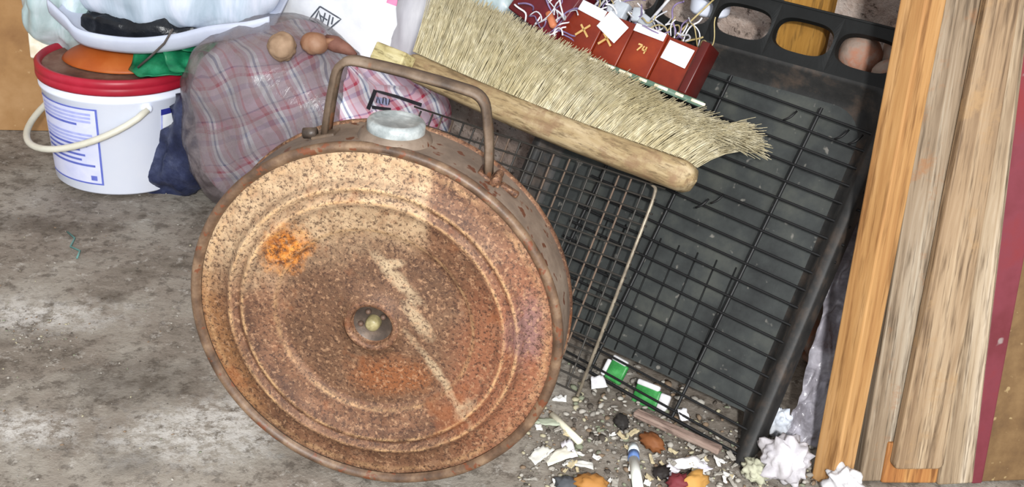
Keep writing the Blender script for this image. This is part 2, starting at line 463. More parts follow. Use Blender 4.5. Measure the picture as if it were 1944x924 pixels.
# ------------------------------------------------------------------ wire racks in the pan
M_wire = mottled('black_wire', [(.3, '0d0d0e'), (.6, '1b1b1c'), (.8, '2c2825')], 40, .5, 0)
M_rustwire = mottled('rusty_wire', [(.3, '3a342f'), (.48, '5d4f44'), (.6, '7a5f4a'), (.75, '8d8478')], 34, .6, 0)
M_palewire = mottled('tarnished_wire', [(.3, '5f564b'), (.5, '8d8272'), (.7, 'b5aa96')], 40, .45, 0, metal=.3)
wire_src = {}
def wire(name, a, b, r, mat, parent):
    key = (mat.name, name)
    if key not in wire_src:
        o = obj(name, ntube([(0, 0, i / 3) for i in range(4)], 1, 6), mat); wire_src[key] = o
    else:
        o = wire_src[key].copy(); COL.objects.link(o)
    a, b = V(a), V(b); d = b - a
    o.parent = parent
    q = V((0, 0, 1)).rotation_difference(d.normalized())
    o.matrix_local = Matrix.Translation(a) @ q.to_matrix().to_4x4() @ Matrix.Diagonal((r, r, d.length, 1))
    return o
RA = math.radians(3.2)
rackA = thing('oven_rack', 'black wire rack with long cross bars lying inside the black pan', 'rack',
              TRAYM @ Matrix.Translation((-.013, .012, .0085)) @ Matrix.Rotation(-RA, 4, 'Y').inverted())
# local frame: x left (negative), z up the pan; bars slightly turned against the pan
rng = random.Random(3)
for k in range(19):
    z = .012 + .0213 * k
    xr = -.0005 + rng.uniform(-.002, .002)
    wire('cross_bar', (xr, rng.uniform(-.0006, .0006), z), (-.33, 0, z + rng.uniform(-.001, .001)), .00155, M_wire, rackA)
for x in (-.094, -.215, -.318):
    wire('long_bar', (x, .0025, .004), (x, .0025, .405), .0022, M_wire, rackA)
wire('end_bar', (-.002, .002, .003), (-.33, .002, .003), .0022, M_wire, rackA)
for i, (x, z) in enumerate(((-.052, .385), (-.035, .385), (-.118, .385), (-.17, .25), (-.155, .262))):   # bent loose ends
    obj('bent_wire_end', ntube(bend([(x, -.002, z + .006), (x - .003, -.004, z - .004), (x - .010, -.003, z - .010)], .004, 3), .0013, 5), M_wire, rackA)

rackB = thing('wire_grid', 'rusty square wire grid with a pale border rod, over the black rack behind the canister', 'grid',
              TRAYM @ Matrix.Translation((-.2135, -.020, -.006)) @ Matrix.Rotation(math.radians(-1.8), 4, 'Y'))
GW, GH = .39, .272
obj('border_rod', ntube(bend([(-.012, .002, .271), (-.002, 0, .268), (0, 0, .25), (0, 0, .0)], .012, 5), .0022, 8), M_palewire, rackB)
for k in range(1, 21):
    x = -.0188 * k + rng.uniform(-.001, .001)
    wire('upright_wire' if k % 5 not in (2, 3) else 'rusty_upright_wire', (x, .001, rng.uniform(0, .004)), (x + rng.uniform(-.002, .002), .001, GH + rng.uniform(-.004, 0)), .0013, M_rustwire if k % 5 in (2, 3) else mottled('dark_grid_wire', [(.3, '1f1e1d'), (.6, '3f3b36'), (.8, '5e554b')], 30, .5, 0) if k == 1 else wire_src.get(('dark_grid_wire', 'upright_wire'), None).data.materials[0], rackB)
M_grid = wire_src[('dark_grid_wire', 'upright_wire')].data.materials[0]
for k in range(17):
    z = .004 + .0166 * k + rng.uniform(-.0006, .0006)
    wire('level_wire', (.005 + rng.uniform(-.003, .006), 0, z), (-GW, 0, z + rng.uniform(-.002, .002)), .0013, M_grid, rackB)

# ------------------------------------------------------------------ rusty round canister
RC = .1878
CANM = Matrix.Translation((-.1272, .9212, 0)) @ Matrix.Rotation(-.1374, 4, 'Z')
can = thing('round_canister', 'big rusty round metal canister standing on edge with a strap handle and grey cap', 'canister', CANM)
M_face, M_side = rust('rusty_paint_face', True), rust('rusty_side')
M_dull = mottled('grey_brown_painted_steel', [(.3, '564a41'), (.5, '736356'), (.7, '8c7d6e')], 20, .6, .4, .002, speck=(80, .62, '5a3524'))
prof = [(.0275, -.004), (.031, -.0005), (.040, .0015), (.055, .003), (.092, .005), (.097, .0045), (.100, .0010), (.104, -.0004), (.126, -.0022), (.130, -.0058), (.1335, -.0058), (.1365, -.0012),
        (.1400, -.0012), (.1430, -.0066), (.1465, -.0064), (.1505, -.0005), (.165, .0016), (.1775, .0026)]
def part(name, bm, mat, parent, loc=(0, 0, 0), **kw):
    o = obj(name, bm, mat, parent, **kw); o.location = loc; return o
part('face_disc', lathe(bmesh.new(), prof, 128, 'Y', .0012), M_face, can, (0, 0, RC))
part('rim_bead', lathe(bmesh.new(), [(.1775, .0015), (.179, -.001), (.1815, -.0035), (.185, -.0035), (.1872, -.0012), (.1878, .002), (.187, .005), (.1855, .0065)], 128, 'Y', .0006), mottled('worn_bead', [(.3, '402f23'), (.5, '624b39'), (.7, '876e56')], 40, .5, .4, .001, speck=(120, .6, '6a3d26'), spec=.5), can, (0, 0, RC))
part('side_band', lathe(bmesh.new(), [(.1855, .0065), (.1862, .02), (.1865, .035), (.1862, .052), (.1855, .063)], 128, 'Y', .001), M_dull, can, (0, 0, RC))
part('back_disc', lathe(bmesh.new(), [(.1855, .063), (.1875, .0645), (.1878, .068), (.186, .0705), (.180, .069), (.15, .074), (.08, .071), (0, .070)], 96, 'Y', .001), M_side, can, (0, 0, RC))
M_dark = mottled('dark_greasy_steel', [(.3, '2d2622'), (.55, '473c34'), (.75, '6d5c4e')], 50, .45, .4, .001)
hub = part('hub', lathe(bmesh.new(), [(0, .0065), (.014, .0062), (.0195, .004), (.0208, -.002), (.0218, -.0050), (.0255, -.0055), (.0275, -.004)], 64, 'Y'), M_side, can, (0, 0, RC))
part('hub_well', lathe(bmesh.new(), [(0, .0052), (.014, .005), (.0196, .0020)], 48, 'Y'), M_dark, hub)
bm = lathe(bmesh.new(), [(0, -.0055), (.0052, -.0052), (.0068, -.0035), (.0075, .002), (.0075, .005)], 24, 'Y')
part('bolt_head', bm, mottled('brass_bolt', [(.3, '5f573d'), (.55, '8a7f5a'), (.75, 'b0a57e')], 80, .4, .3, .001), hub, (.0005, 0, .0008))
for a in (.7, 2.0, 3.4):
    bm = bmesh.new(); bmesh.ops.create_icosphere(bm, subdivisions=2, radius=.003)
    part('grime_lump', bm, mottled('hub_grime', [(.3, '241d1a'), (.7, '6a5244')], 120, .6, .3, .001), hub, (.0128 * math.cos(a), .003, .0128 * math.sin(a)))
# handle and cap, set a little right of the top
HR = Matrix.Translation((0, 0, RC)) @ Matrix.Rotation(math.radians(5.8), 4, 'Y')
M_bar = mottled('brown_bar', [(.3, '43362c'), (.5, '625142'), (.7, '827161')], 26, .55, .4, .0015, speck=(60, .64, '6e4a34'))
path = bend([(-.080, .034, .167), (-.0795, .034, .205), (-.0765, .034, .246), (-.02, .034, .2475), (.03, .034, .246), (.061, .034, .244), (.074, .034, .20), (.079, .034, .166)], .022, 6)
bm = bmesh.new(); rr = []
for i, p in enumerate(path):
    a = path[max(i - 1, 0)]; b = path[min(i + 1, len(path) - 1)]; d = (b - a).normalized(); nrm = V((-d.z, 0, d.x)); yv = V((0, 1, 0))
    wv = .0075; tv = .0034
    rr.append([bm.verts.new(p + yv * sy * wv + nrm * sn * tv) for sy, sn in ((-1, -1), (-1, -.2), (-.8, 1), (.8, 1), (1, -.2), (1, -1), (.8, -.2), (-.8, -.2))])
for A, B in zip(rr[:-1], rr[1:]):
    for k in range(8): bm.faces.new((A[k], A[(k + 1) % 8], B[(k + 1) % 8], B[k]))
bm.faces.new(rr[0]); bm.faces.new(rr[-1][::-1])
bmesh.ops.recalc_face_normals(bm, faces=bm.faces[:])
h = obj('strap_handle', bm, M_bar, can); h.matrix_local = HR
for s, mm in ((-1, M_bar), (1, rust('hinge_rust'))):
    bm = newbox((.080 * s, .034, .168), (.024, .020, .005), Matrix.Rotation(.45 * s, 3, 'Y'), .0015)
    if s > 0:
        box(bm, (.087, .030, .170), (.008, .022, .012), Matrix.Rotation(.5, 3, 'Y'), .003); box(bm, (.1, .036, .159), (.02, .008, .006), Matrix.Rotation(.35, 3, 'Y'), .002)
    else: lathe(bm, [(.0055, -.003), (.0055, .012), (.0035, .012), (.0035, -.002)], 16, 'Y')
    o = obj('hinge', bm, mm, h)
    if s > 0: o['label'] = 'orange rusted hinge foot'
bm = bmesh.new(); tube(bm, [(-.088, .030, .169), (-.100, .030, .1655)], .0052, 12)
obj('pivot_stub', bm, M_dark, h)
M_zinc = mottled('galvanised_cap', [(.3, '747b7b'), (.5, '969c9c'), (.7, 'b9bebd')], 60, .4, .5, .001, metal=.1)
cp = obj('filler_neck', lathe(bmesh.new(), [(.036, -.006), (.0335, .001), (.030, .004), (.027, .005)], 40), M_dull, can)
CAPM = HR @ Matrix.Translation((-.014, .033, RC - .002)) @ Matrix.Rotation(math.radians(-4.0), 4, 'Y')
c2 = obj('screw_cap', lathe(bmesh.new(), [(.0262, .002), (.0272, .004), (.0272, .012), (.0255, .0145), (.0225, .0155), (.020, .0138), (0, .0136)], 40), M_zinc, can)
cp.matrix_local = CAPM; c2.matrix_local = CAPM

# ------------------------------------------------------------------ long bristle brush lying on the pan
PA, PB = T(-.610, .318, .070), T(-.163, .300, .055)
bx = (PB - PA).normalized(); by = (-EN + bx * EN.dot(bx)).normalized(); bz = bx.cross(by)
BL = (PB - PA).length
brush = thing('bristle_brush', 'long wooden brush with pale fawn bristles lying across the black pan', 'brush', basis(PA, bx, by, bz))
M_bw = wood('brush_wood', ('7d674a', '9f8a66', 'bba888'), (9, 50, 50), stain=(26, .54, '80634b'))
bm = bmesh.new(); n = 60; rr = []
for i in range(n + 1):
    x = BL * i / n; e = min(1, math.sqrt(max(0, 1 - max(0, (x - BL + .026) / .026) ** 2)) + .05); e *= min(1, .55 + x / .04)
    bow = -.005 * math.sin(PI * x / BL); hh = .0185 * e; tt = .022 * e; ring = []
    for k in range(16):
        a = 2 * PI * k / 16
        ring.append(bm.verts.new((x, tt * sgnp(math.cos(a), .55) + .001 * noise.noise(V((x * 20, k, 0))), -.0185 + bow + hh * sgnp(math.sin(a), .55) + .0008 * noise.noise(V((x * 30, 0, k))))))
    rr.append(ring)
for A, B in zip(rr[:-1], rr[1:]):
    for k in range(16): bm.faces.new((A[k], A[(k + 1) % 16], B[(k + 1) % 16], B[k]))
bm.faces.new(rr[0][::-1]); bm.faces.new(rr[-1])
bmesh.ops.recalc_face_normals(bm, faces=bm.faces[:])
obj('wooden_back', bm, M_bw, brush)
t = NT('fawn_bristle')
x_, y_, z_ = t.sep(t.coord())
f = t.noise(90, 3, .6); g = t.noise(9, 3, .6)
c = t.ramp(f, [(.3, 'ada080'), (.5, 'c3b99a'), (.7, 'd9d1b8')])
c = t.mix(t.ramp(g, [(.45, 0.0), (.65, .5)]), c, 'b0a278')
M_br = t.done(c, .6, 0, None, .3)
rb = random.Random(11); NT_ = 42
for row, yy in enumerate((-.0155, -.003, .0095, .018)):
    for k in range(NT_):
        fx = (k + .5 + .5 * (row % 2)) / NT_; x0 = .012 + (BL - .030) * min(fx, 1)
        q = x0 / BL; bow = -.006 * math.sin(PI * q)
        lean = -.10 + .75 * q ** 1.3 + rb.uniform(-.07, .07); curl = .25 + .9 * q ** 1.5 + rb.uniform(-.1, .1)
        L = (.098 - .028 * q + (.028 * max(0, (q - .80) / .2))) * rb.uniform(.93, 1.05) - .006 * row * 0
        bm = bmesh.new()
        for hnum in range(52 if row < 2 else 34):
            a = rb.uniform(0, 2 * PI); r_ = .0052 * math.sqrt(rb.random()); p = V((x0 + r_ * math.cos(a) * .9, yy + r_ * math.sin(a), bow - .001))
            l2 = L * rb.uniform(.86, 1.06); yl = rb.uniform(-.16, .10) + (-.22 if row == 0 else -.12 if row == 1 else .0); th = lean + rb.uniform(-.09, .09); cu = curl * rb.uniform(.7, 1.3)
            pts = []; m_ = 5
            for s in range(m_ + 1):
                pts.append(p.copy()); aa = th + cu * (s / m_) ** 1.5
                p = p + V((math.sin(aa), yl * (s / m_) * 1.2, math.cos(aa) - .02 * s)).normalized() * (l2 / m_)
            tube(bm, pts, [.00072 * (1 - .45 * s / m_) for s in range(m_ + 1)], 3, caps=False)
        obj('bristle_tuft', bm, M_br, brush)

# ------------------------------------------------------------------ planks leaning at the right
PO = on(1580, 924); PD = V((.986, .16, 0)).normalized(); PBK = V((-.16, .986, 0)).normalized()
PL = math.radians(10); PE = V((0, 0, 1)) * math.cos(PL) + PBK * math.sin(PL); PN = PD.cross(PE)       # towards the viewer
def plank(name, label, cat, bl, br, tl, tr, off, thick, mat, z0=0.0, length=1.15, bevel=.002, round_r=0.0, dz=.53):
    """edges given at the foot and at height dz along the lean; off = how far its face stands in front of the row"""
    root = PO + PD * bl + PN * off
    slope = ((tl + tr) - (bl + br)) / 2 / dz
    sl, sr = (tl - bl) / dz - slope, (tr - br) / dz - slope
    ax = (PE + PD * slope).normalized(); sx = (PD - ax * PD.dot(ax)).normalized(); yy = ax.cross(sx)
    w0 = br - bl
    xl, xr = lambda z: sl * z, lambda z: w0 + sr * z
    if round_r:
        o_ = []; q = round_r
        for k in range(7):
            a = PI + PI / 2 * k / 6; o_.append((xl(z0) + q + q * math.cos(a), z0 + q + q * math.sin(a)))
        for k in range(7):
            a = 1.5 * PI + PI / 2 * k / 6; o_.append((xr(z0) - q + q * math.cos(a), z0 + q + q * math.sin(a)))
        o_ += [(xr(length), length), (xl(length), length)]
    else:
        o_ = [(xl(z0), z0), (xr(z0), z0), (xr(length), length), (xl(length), length)]
    bm = prism(o_, 0, thick)
    if bevel: bmesh.ops.bevel(bm, geom=[e for e in bm.edges], offset=bevel, segments=2, affect='EDGES', profile=.5)
    o = obj(name, bm, mat, smooth=False); o.matrix_world = basis(root, sx, yy, ax)
    return tag(o, label, cat)
G = (55, 55, 2.6)                                               # grain runs along local Z
W_or = wood('fresh_pine', ('8f6238', 'aa8050', 'c0986a'), (30, 30, 2), rough=.55)
W_grey = wood('weathered_board', ('5f4d3b', '877560', 'aa9e8c'), G, stain=(24, .56, '8a5f3c'))
W_mid = wood('brown_grey_board', ('68503a', '8f775c', 'ae987c'), G, stain=(20, .54, '9a7c58'))
W_edge = wood('grey_edge_board', ('6d5843', '98846b', 'bdad97'), G, stain=(16, .6, '8f7a60'))
W_rust = wood('orange_stained_board', ('834f28', 'a06c3c', 'b4854f'), G)
# square pine batten turned corner-on
bt = .031
bm = newbox((0, 0, .6), (bt, bt, 1.2), bevel=.0018)
bat = obj('pine_batten', bm, W_or, smooth=False)
ax = (PE + PD * .020).normalized(); sx = (PD - ax * PD.dot(ax)).normalized(); yy = ax.cross(sx)
bat.matrix_world = basis(PO + PD * .0035 + PN * (-.012), sx, yy, ax) @ Matrix.Rotation(math.radians(24), 4, 'Z')
tag(bat, 'orange square pine batten standing corner-on beside the black pan', 'plank')
plank('weathered_board', 'wide grey weathered board standing just right of the orange pine batten', 'plank', .0375, .1265, .0315, .1085, -.012, .022, W_grey, 0, length=.95)
plank('narrow_board', 'narrow brown board with rounded lower corners lying on the wide weathered board', 'plank', .0665, .1262, .0725, .108, .003, .013, W_mid, .023, length=.8, round_r=.007)
plank('short_batten', 'short orange stained wood piece under the rounded end of the narrow board', 'offcut', .062, .128, .062, .128, -.0085, .010, W_rust, 0, length=.05)
plank('edge_board', 'grey brown board with a whitish right edge, fourth plank from the pan', 'plank', .1275, .1695, .1092, .1205, -.004, .020, W_edge, 0, length=.75)
M_red = mottled('red_paint', [(.3, '5a1f22'), (.5, '703039'), (.7, '7c2724')], 8, .5, .25, .001, stretch=(1, 1, 1), speck=(50, .68, '8b7a76'))
plank('red_strip', 'dull red painted strip between the whitish edged board and the brown panel', 'plank', .1702, .183, .1215, .170, -.007, .018, M_red, 0, length=.75)
M_pan = mottled('brown_panel', [(.3, '57402a'), (.5, '6e5436'), (.7, '816644')], 22, .8, .3, .001, speck=(110, .66, '97805a'))
plank('brown_board', 'rough brown board at the far right beyond the red strip', 'board', .1838, .315, .171, .29, -.012, .02, M_pan, 0, length=.72)

# ------------------------------------------------------------------ things behind the pan, seen through its slots
M_ochre = wood('ochre_post', ('77531f', '93692b', 'a67c3a'), (40, 40, 4))
po = obj('wooden_post', newbox((0, 0, .33), (.058, .026, .66), bevel=.002), M_ochre, smooth=False)
P0 = T(-.158, .49, -.03); po.matrix_world = basis(P0 - V((0, 0, 1)) * P0.z + BACK * .035, E1, BACK, V((0, 0, 1)))
tag(po, 'ochre wooden post behind the second oval slot from the right', 'post')
M_st = mottled('pinkish_stone', [(.3, '7d6b5f'), (.45, '988578'), (.58, 'a5735c'), (.72, 'ac9f95')], 22, .85, .5, .003)
for i, (px, py, dd, r, lb) in enumerate(((1618, 92, .030, .026, 'round pinkish stone in the rightmost oval slot, left of two'), (1676, 118, .028, .021, 'smaller pinkish stone in the rightmost oval slot, right of two'))):
    c_ = T(*[(-.0715, .493), (-.030, .478)][i], -dd - .004)
    o = obj('stone', crumple(r, .10, 30, 3, i + 2, (1, .9, 1.05)), M_st); o.matrix_world = Matrix.Translation(c_); tag(o, lb, 'stone')
    lz = c_.z - r
    # the ledge below carries the stones
ledge = obj('rubble_pile', blob((.075, .032, .30), (.5, .5), 60, 40, .012, 14, .01, 22, 5, 0 - .19), M_st)
LP = T(.015, .45, -.085); ledge.matrix_world = basis(V((LP.x, LP.y, .186)), E1, BACK, V((0, 0, 1)))
tag(ledge, 'heap of pinkish plaster rubble piled between the pan and the wall', 'rubble')

# ------------------------------------------------------------------ bucket
BK = V((-.641, 1.635, 0))
bk = thing('paint_bucket', 'white plastic bucket with a red lid rim and blue printed panel', 'bucket', BK)
M_white = mottled('white_plastic', [(.3, 'e2e9fa'), (.6, 'e9eefc'), (.8, 'f0f3fd')], 8, .4, .05, .001)
part('body', lathe(bmesh.new(), [(0, .004), (.100, .002), (.1045, .006), (.1150, .154), (.1180, .156), (.1180, .160), (.1150, .162), (.1150, .186), (.111, .186), (.101, .01), (0, .008)], 72), M_white, bk)
M_redp = mottled('red_plastic', [(.3, '8c1526'), (.6, 'a81e33'), (.8, 'b83348')], 10, .4, .05, .001)
lid = part('lid_rim', lathe(bmesh.new(), [(.1150, .169), (.1200, .169), (.1210, .172), (.1210, .179), (.1200, .1805), (.1210, .182), (.1210, .190), (.118, .193), (.114, .193), (.1115, .189), (.110, .184)], 80), M_redp, bk)
part('lid_top', lathe(bmesh.new(), [(.1105, .185), (.106, .186), (.102, .182), (.05, .1815), (0, .182)], 72), mottled('dirty_brown_lid', [(.3, '54362c'), (.5, '7a5546'), (.7, '937564')], 20, .6, .4, .002), lid)
def cyl_patch(a0, a1, z0, z1, lift=.0008, n=24):
    def rad(z): return .1045 + (.1150 - .1045) * (z - .006) / .148 + lift
    return sheet(n, 6, lambda s, t: V((rad(z0 + (z1 - z0) * t) * math.cos(math.radians(a0 + (a1 - a0) * s)), rad(z0 + (z1 - z0) * t) * math.sin(math.radians(a0 + (a1 - a0) * s)), z0 + (z1 - z0) * t)), 0)
M_blue = mottled('blue_print', [(.3, '5460b4'), (.7, '6a76c4')], 60, .5, 0)
M_lil = mottled('lilac_print', [(.3, '9aa2dc'), (.7, 'b4bae6')], 70, .5, 0)
pn = part('printed_panel', cyl_patch(-146, -86, .020, .146, .0006), mottled('pale_lilac_label', [(.3, 'c9cdec'), (.7, 'dadcf2')], 40, .5, 0), bk)
rngb = random.Random(5)
for z0, z1 in ((.020, .0225), (.1435, .146)): part('panel_border', cyl_patch(-146, -86, z0, z1, .0011), M_blue, pn)
part('panel_border', cyl_patch(-87.6, -86, .020, .146, .0011, 3), M_blue, pn)
z = .138
for k in range(13):                                            # lines of small print
    if k in (4,): z -= .010; continue
    hgt = .0036; a1_ = -90 - rngb.uniform(0, 14 if k not in (0, 1, 2, 5, 6, 7) else 2)
    part('print_line', cyl_patch(-142, a1_, z - hgt, z, .0012), M_lil if k in (0, 1, 2, 5, 6, 7) else M_blue, pn); z -= .0082 if k > 7 else .0060
part('print_mark', cyl_patch(-96, -91, .027, .035, .0014, 4), M_blue, pn)
p2 = part('side_label', cyl_patch(-39, 10, .070, .140, .0006), mottled('pale_side_label', [(.3, 'dfe3ea'), (.7, 'eceef0')], 40, .5, 0), bk)
part('side_label_band', cyl_patch(-39, 10, .131, .1405, .0011), mottled('navy_print', [(.3, '22266e'), (.7, '2f348a')], 40, .5, 0), p2)
part('side_label_edge', cyl_patch(-39, -37.5, .074, .131, .0011, 3), M_lil, p2)
part('side_label_leaf', cyl_patch(-37, 4, .080, .104, .0011), mottled('green_print', [(.3, '2c6a34'), (.55, '5d9a4e'), (.75, 'b9cf9f')], 50, .5, 0), p2)
part('side_label_spot', cyl_patch(-38, -22, .070, .081, .0012), mottled('red_print', [(.3, '8a2a2a'), (.7, 'b04038')], 50, .5, 0), p2)
dirA = math.radians(-50); dirO = math.radians(-136)
pts = []
for k in range(29):
    tt = PI * k / 28
    ca, sa = math.cos(tt), math.sin(tt)
    pts.append(V((.1185 * ca * math.cos(dirA) + .146 * sa * math.cos(dirO), .1185 * ca * math.sin(dirA) + .146 * sa * math.sin(dirO), .146 - .070 * sa ** .8)))
hb = obj('bail_handle', tube(bmesh.new(), pts, .0052, 10), mottled('ivory_plastic', [(.3, 'c3bfae'), (.7, 'd9d6c8')], 20, .45, 0), bk)
for sgn in (1, -1):
    p = V((.1140 * math.cos(dirA) * sgn, .1140 * math.sin(dirA) * sgn, .146))
    bm = lathe(bmesh.new(), [(0, .006), (.005, .006), (.0075, .004), (.0085, 0)], 20)
    o = obj('handle_boss', bm, M_white, bk); o.location = p; o.rotation_euler = V((p.x, p.y, 0)).to_track_quat('Z', 'Y').to_euler()

# on top of the lid
M_orange = mottled('orange_plastic', [(.3, '8e3f18'), (.55, 'ab541f'), (.75, 'ba6a32')], 7, .5, .1, .001)
def bowl_pt(s, t):
    a = 2 * PI * s; r = .088 * math.sqrt(t) ; z = .026 * (1 - t ** 1.6) + .0015
    return V((r * math.cos(a), r * .78 * math.sin(a), z + .003 * noise.noise(V((r * 20 * math.cos(a), r * 20 * math.sin(a), 1)))))
ob = obj('orange_dish', sheet(48, 12, bowl_pt, .0015), M_orange); ob.matrix_world = Matrix.Translation(BK + V((.0, .012, .1822)))
tag(ob, 'shallow orange plastic dish upside down on the bucket lid', 'dish')
M_green = mottled('green_film', [(.3, '0c5038'), (.5, '187049'), (.7, '2f9068')], 24, .35, .4, .002)
def leafy(L, Wd, seed, tw=1.0):
    o_ = V((seed * 3.3, seed, 0))
    return lambda s, t: V(((s - .5) * L, (t - .5) * Wd * (.35 + .9 * math.sin(PI * min(1, s * .9 + .08))), .014 * noise.noise(V((s * 3, t * 2, 0)) + o_) + .010 * math.sin(s * 5 * tw + seed) * (t - .3) + .02 * s * (1 - s)))
for i, (px, py, Y, z, rz, L, Wd, lb) in enumerate(((300, 125, 1.585, .190, -.2, .085, .055, 'crumpled green plastic scrap on the front of the bucket lid'),
                                                 (350, 112, 1.585, .196, .7, .060, .060, 'folded green plastic scrap on the right rim of the bucket'),
                                                 (400, 82, 1.60, .215, .25, .110, .036, 'long green plastic scrap under the white tray, above the bucket'))):
    o = obj('green_scrap', sheet(20, 10, leafy(L, Wd, i + 1), .0008), M_green)
    o.matrix_world = Matrix.Translation(at(px, py, Y)) @ Matrix.Rotation(rz, 4, 'Z') @ Matrix.Rotation([.35, .5, .5][i], 4, 'X'); tag(o, lb, 'scrap')
st = obj('thin_stick', ntube([at(328, 55, 1.55), at(312, 82, 1.55), at(285, 108, 1.555), at(262, 128, 1.56)], .0018, 6), mottled('grey_stick', [(.3, '3f3b3a'), (.7, '5e554f')], 30, .6, 0))
tag(st, 'thin dark stick leaning from the bucket lid up over the white tray', 'stick')
bmx = newbox((0, 0, 0), (.085, .05, .05), bevel=.003)
o = obj('cream_carton', bmx, mottled('cream_carton', [(.35, 'ddd2b8'), (.55, 'efe9d8'), (.7, 'a99b80')], 45, .7, 0)); o.matrix_world = Matrix.Translation(at(112, 70, 1.70) + V((0, 0, -.004))) @ Matrix.Rotation(.3, 4, 'Z')
tag(o, 'small cream carton with faded print behind the bucket rim', 'carton')

# shallow white tray and the sacks piled in it
fr = [at(96, 20, 1.60), at(128, 50, 1.585), at(160, 78, 1.575), at(250, 92, 1.57), at(330, 86, 1.565), at(400, 70, 1.565), at(470, 62, 1.57), at(512, 52, 1.58)]
def tray_pt(s, t):
    k = s * (len(fr) - 1); i = min(int(k), len(fr) - 2); f = k - i
    p0, p1, p2, p3 = fr[max(i - 1, 0)], fr[i], fr[i + 1], fr[min(i + 2, len(fr) - 1)]
    p = (p1 * 2 + (p2 - p0) * f + (p0 * 2 - p1 * 5 + p2 * 4 - p3) * f * f + (p1 * 3 - p0 - p2 * 3 + p3) * f ** 3) / 2
    up = .018 * math.exp(-(t / .06) ** 2); return p + V((0, .13 * max(0, t - .05) - .003, up - .012 * (1 - math.exp(-(t / .1) ** 2)) + .03 * t))
M_foam = mottled('white_foam', [(.3, 'b0b6c8'), (.6, 'c0c6d6'), (.8, 'd0d4e0')], 12, .6, .1, .002)
o = obj('foam_tray', sheet(56, 24, tray_pt, .004), M_foam); tag(o, 'long shallow white foam tray lying over the bucket under the pale sacks', 'tray')
M_blk = mottled('black_film', [(.3, '0d0e12'), (.6, '1b1d22'), (.8, '3a3d42')], 20, .3, .5, .004)
o = obj('black_bag', blob((.105, .05, .022), (.7, .7), 60, 24, .012, 22, .006, 30, 3), M_blk); o.matrix_world = Matrix.Translation(at(296, 44, 1.65)) @ Matrix.Rotation(-.05, 4, 'Y'); tag(o, 'crumpled black plastic bag squeezed under the pale blue sack', 'bag')
M_pale = mottled('pale_blue_film', [(.3, '9fb0bd'), (.48, 'bcc8d6'), (.6, 'd0d7e6'), (.78, 'e4e8f2')], 9, .35, .3, .003, stretch=(2.2, 1, .5), dist=1)
def vfold(a, f, s0):
    return lambda p: a * math.sin(p.x * f + 2.5 * noise.noise(V((p.x * 9 + s0, p.z * 4, 0)))) * (1 if p.z > -.05 else .5)
o = obj('pale_sack', blob((.150, .075, .070), (.75, .7), 120, 40, .010, 9, .002, 20, 8, fold=vfold(.0055, 75, 2)), M_pale); o.matrix_world = Matrix.Translation(at(352, -34, 1.665)) @ Matrix.Rotation(-.06, 4, 'Y')
tag(o, 'plump pale blue plastic sack lying on the white tray above the bucket', 'sack')
M_pale2 = mottled('pale_teal_film', [(.3, '8fa9ac'), (.48, 'b3c6c8'), (.62, 'cfdbe2'), (.78, 'e0e8ee')], 12, .35, .3, .003, stretch=(2.4, 1, .5), dist=1)
o = obj('teal_bag', blob((.085, .06, .105), (.8, .8), 96, 44, .014, 11, .004, 22, 12, fold=vfold(.005, 110, 5)), M_pale2); o.matrix_world = Matrix.Translation(at(150, -18, 1.70)) @ Matrix.Rotation(.25, 4, 'Y')
tag(o, 'pale teal plastic bag with hanging folds at the left end of the tray', 'bag')
dn = on(325, 330)
M_navy = mottled('navy_film', [(.3, '171b2e'), (.5, '272d48'), (.7, '434a68')], 22, .4, .5, .004)
o = obj('navy_bag', blob((.050, .055, .128), (.9, .8), 60, 40, .014, 14, .008, 26, 21), M_navy); o.matrix_world = Matrix.Translation((-.508, 1.60, .098)) @ Matrix.Rotation(.50, 4, 'Y')
tag(o, 'crumpled navy plastic bag wedged between the bucket and the checked bag', 'bag')

# ------------------------------------------------------------------ checked bag, its film cover, sack behind
def plaid(name, base, strength):
    t = NT(name)
    w_ = t.node('TexNoise'); t.put(w_.inputs['Vector'], t.coord()); w_.inputs['Scale'].default_value = 8
    vv = t.node('VectorMath', operation='MULTIPLY_ADD'); t.put(vv.inputs[0], w_.outputs[1]); vv.inputs[1].default_value = (.05, .05, .05); t.put(vv.inputs[2], t.coord())
    v = t.mapping(vv.outputs[0], rot=(0, math.radians(24), 0))
    x, y, z = t.sep(v)
    def bands(q, per, ph, stops):
        return t.ramp(t.math('FRACT', t.math('ADD', t.math('DIVIDE', q, per), ph)), stops, True)
    st1 = [(0, base), (.16, 'a8243f'), (.28, base), (.38, 'e6e4ea'), (.48, '4f5f8a'), (.55, 'e6e4ea'), (.64, base), (.80, 'b23b54'), (.86, base)]
    st2 = [(0, 'e9e6ea'), (.14, 'a9b6cf'), (.26, 'e9e6ea'), (.40, 'c23b55'), (.47, 'e3b9c4'), (.62, '5b6a94'), (.66, 'd5d3dc')]
    a = bands(t.math('ADD', x, t.math('MULTIPLY', y, .5)), .050, .2, st1); b = bands(z, .058, .1, st2)
    c = t.mix(.36, a, b)
    c = t.mix(strength, c, 'a39aa0')
    return t.done(c, .6, 0, t.bump(t.noise(300, 2, .5), .15, .0005), .3)
def bagfold(p):
    return .004 * math.sin(p.x * 34 + p.z * 20 + 2 * noise.noise(p * 7)) - .075 * max(0, p.z / .14) ** 2 * max(0, min(1, (p.x + .02) / .12))
PBM = Matrix.Translation((-.308, 1.595, .135))
bag = obj('checked_bag', blob((.197, .115, .140), (.66, .72), 110, 60, .012, 8, .002, 18, 4, flat=-.1345, fold=bagfold), plaid('red_blue_check', 'bd93a6', .05)); bag.matrix_world = PBM
tag(bag, 'bulging red, white and blue checked bag behind the canister handle', 'bag')
M_film = plastic_film('mauve_film', ('5b5152', '7d7374'), (.40, .72))
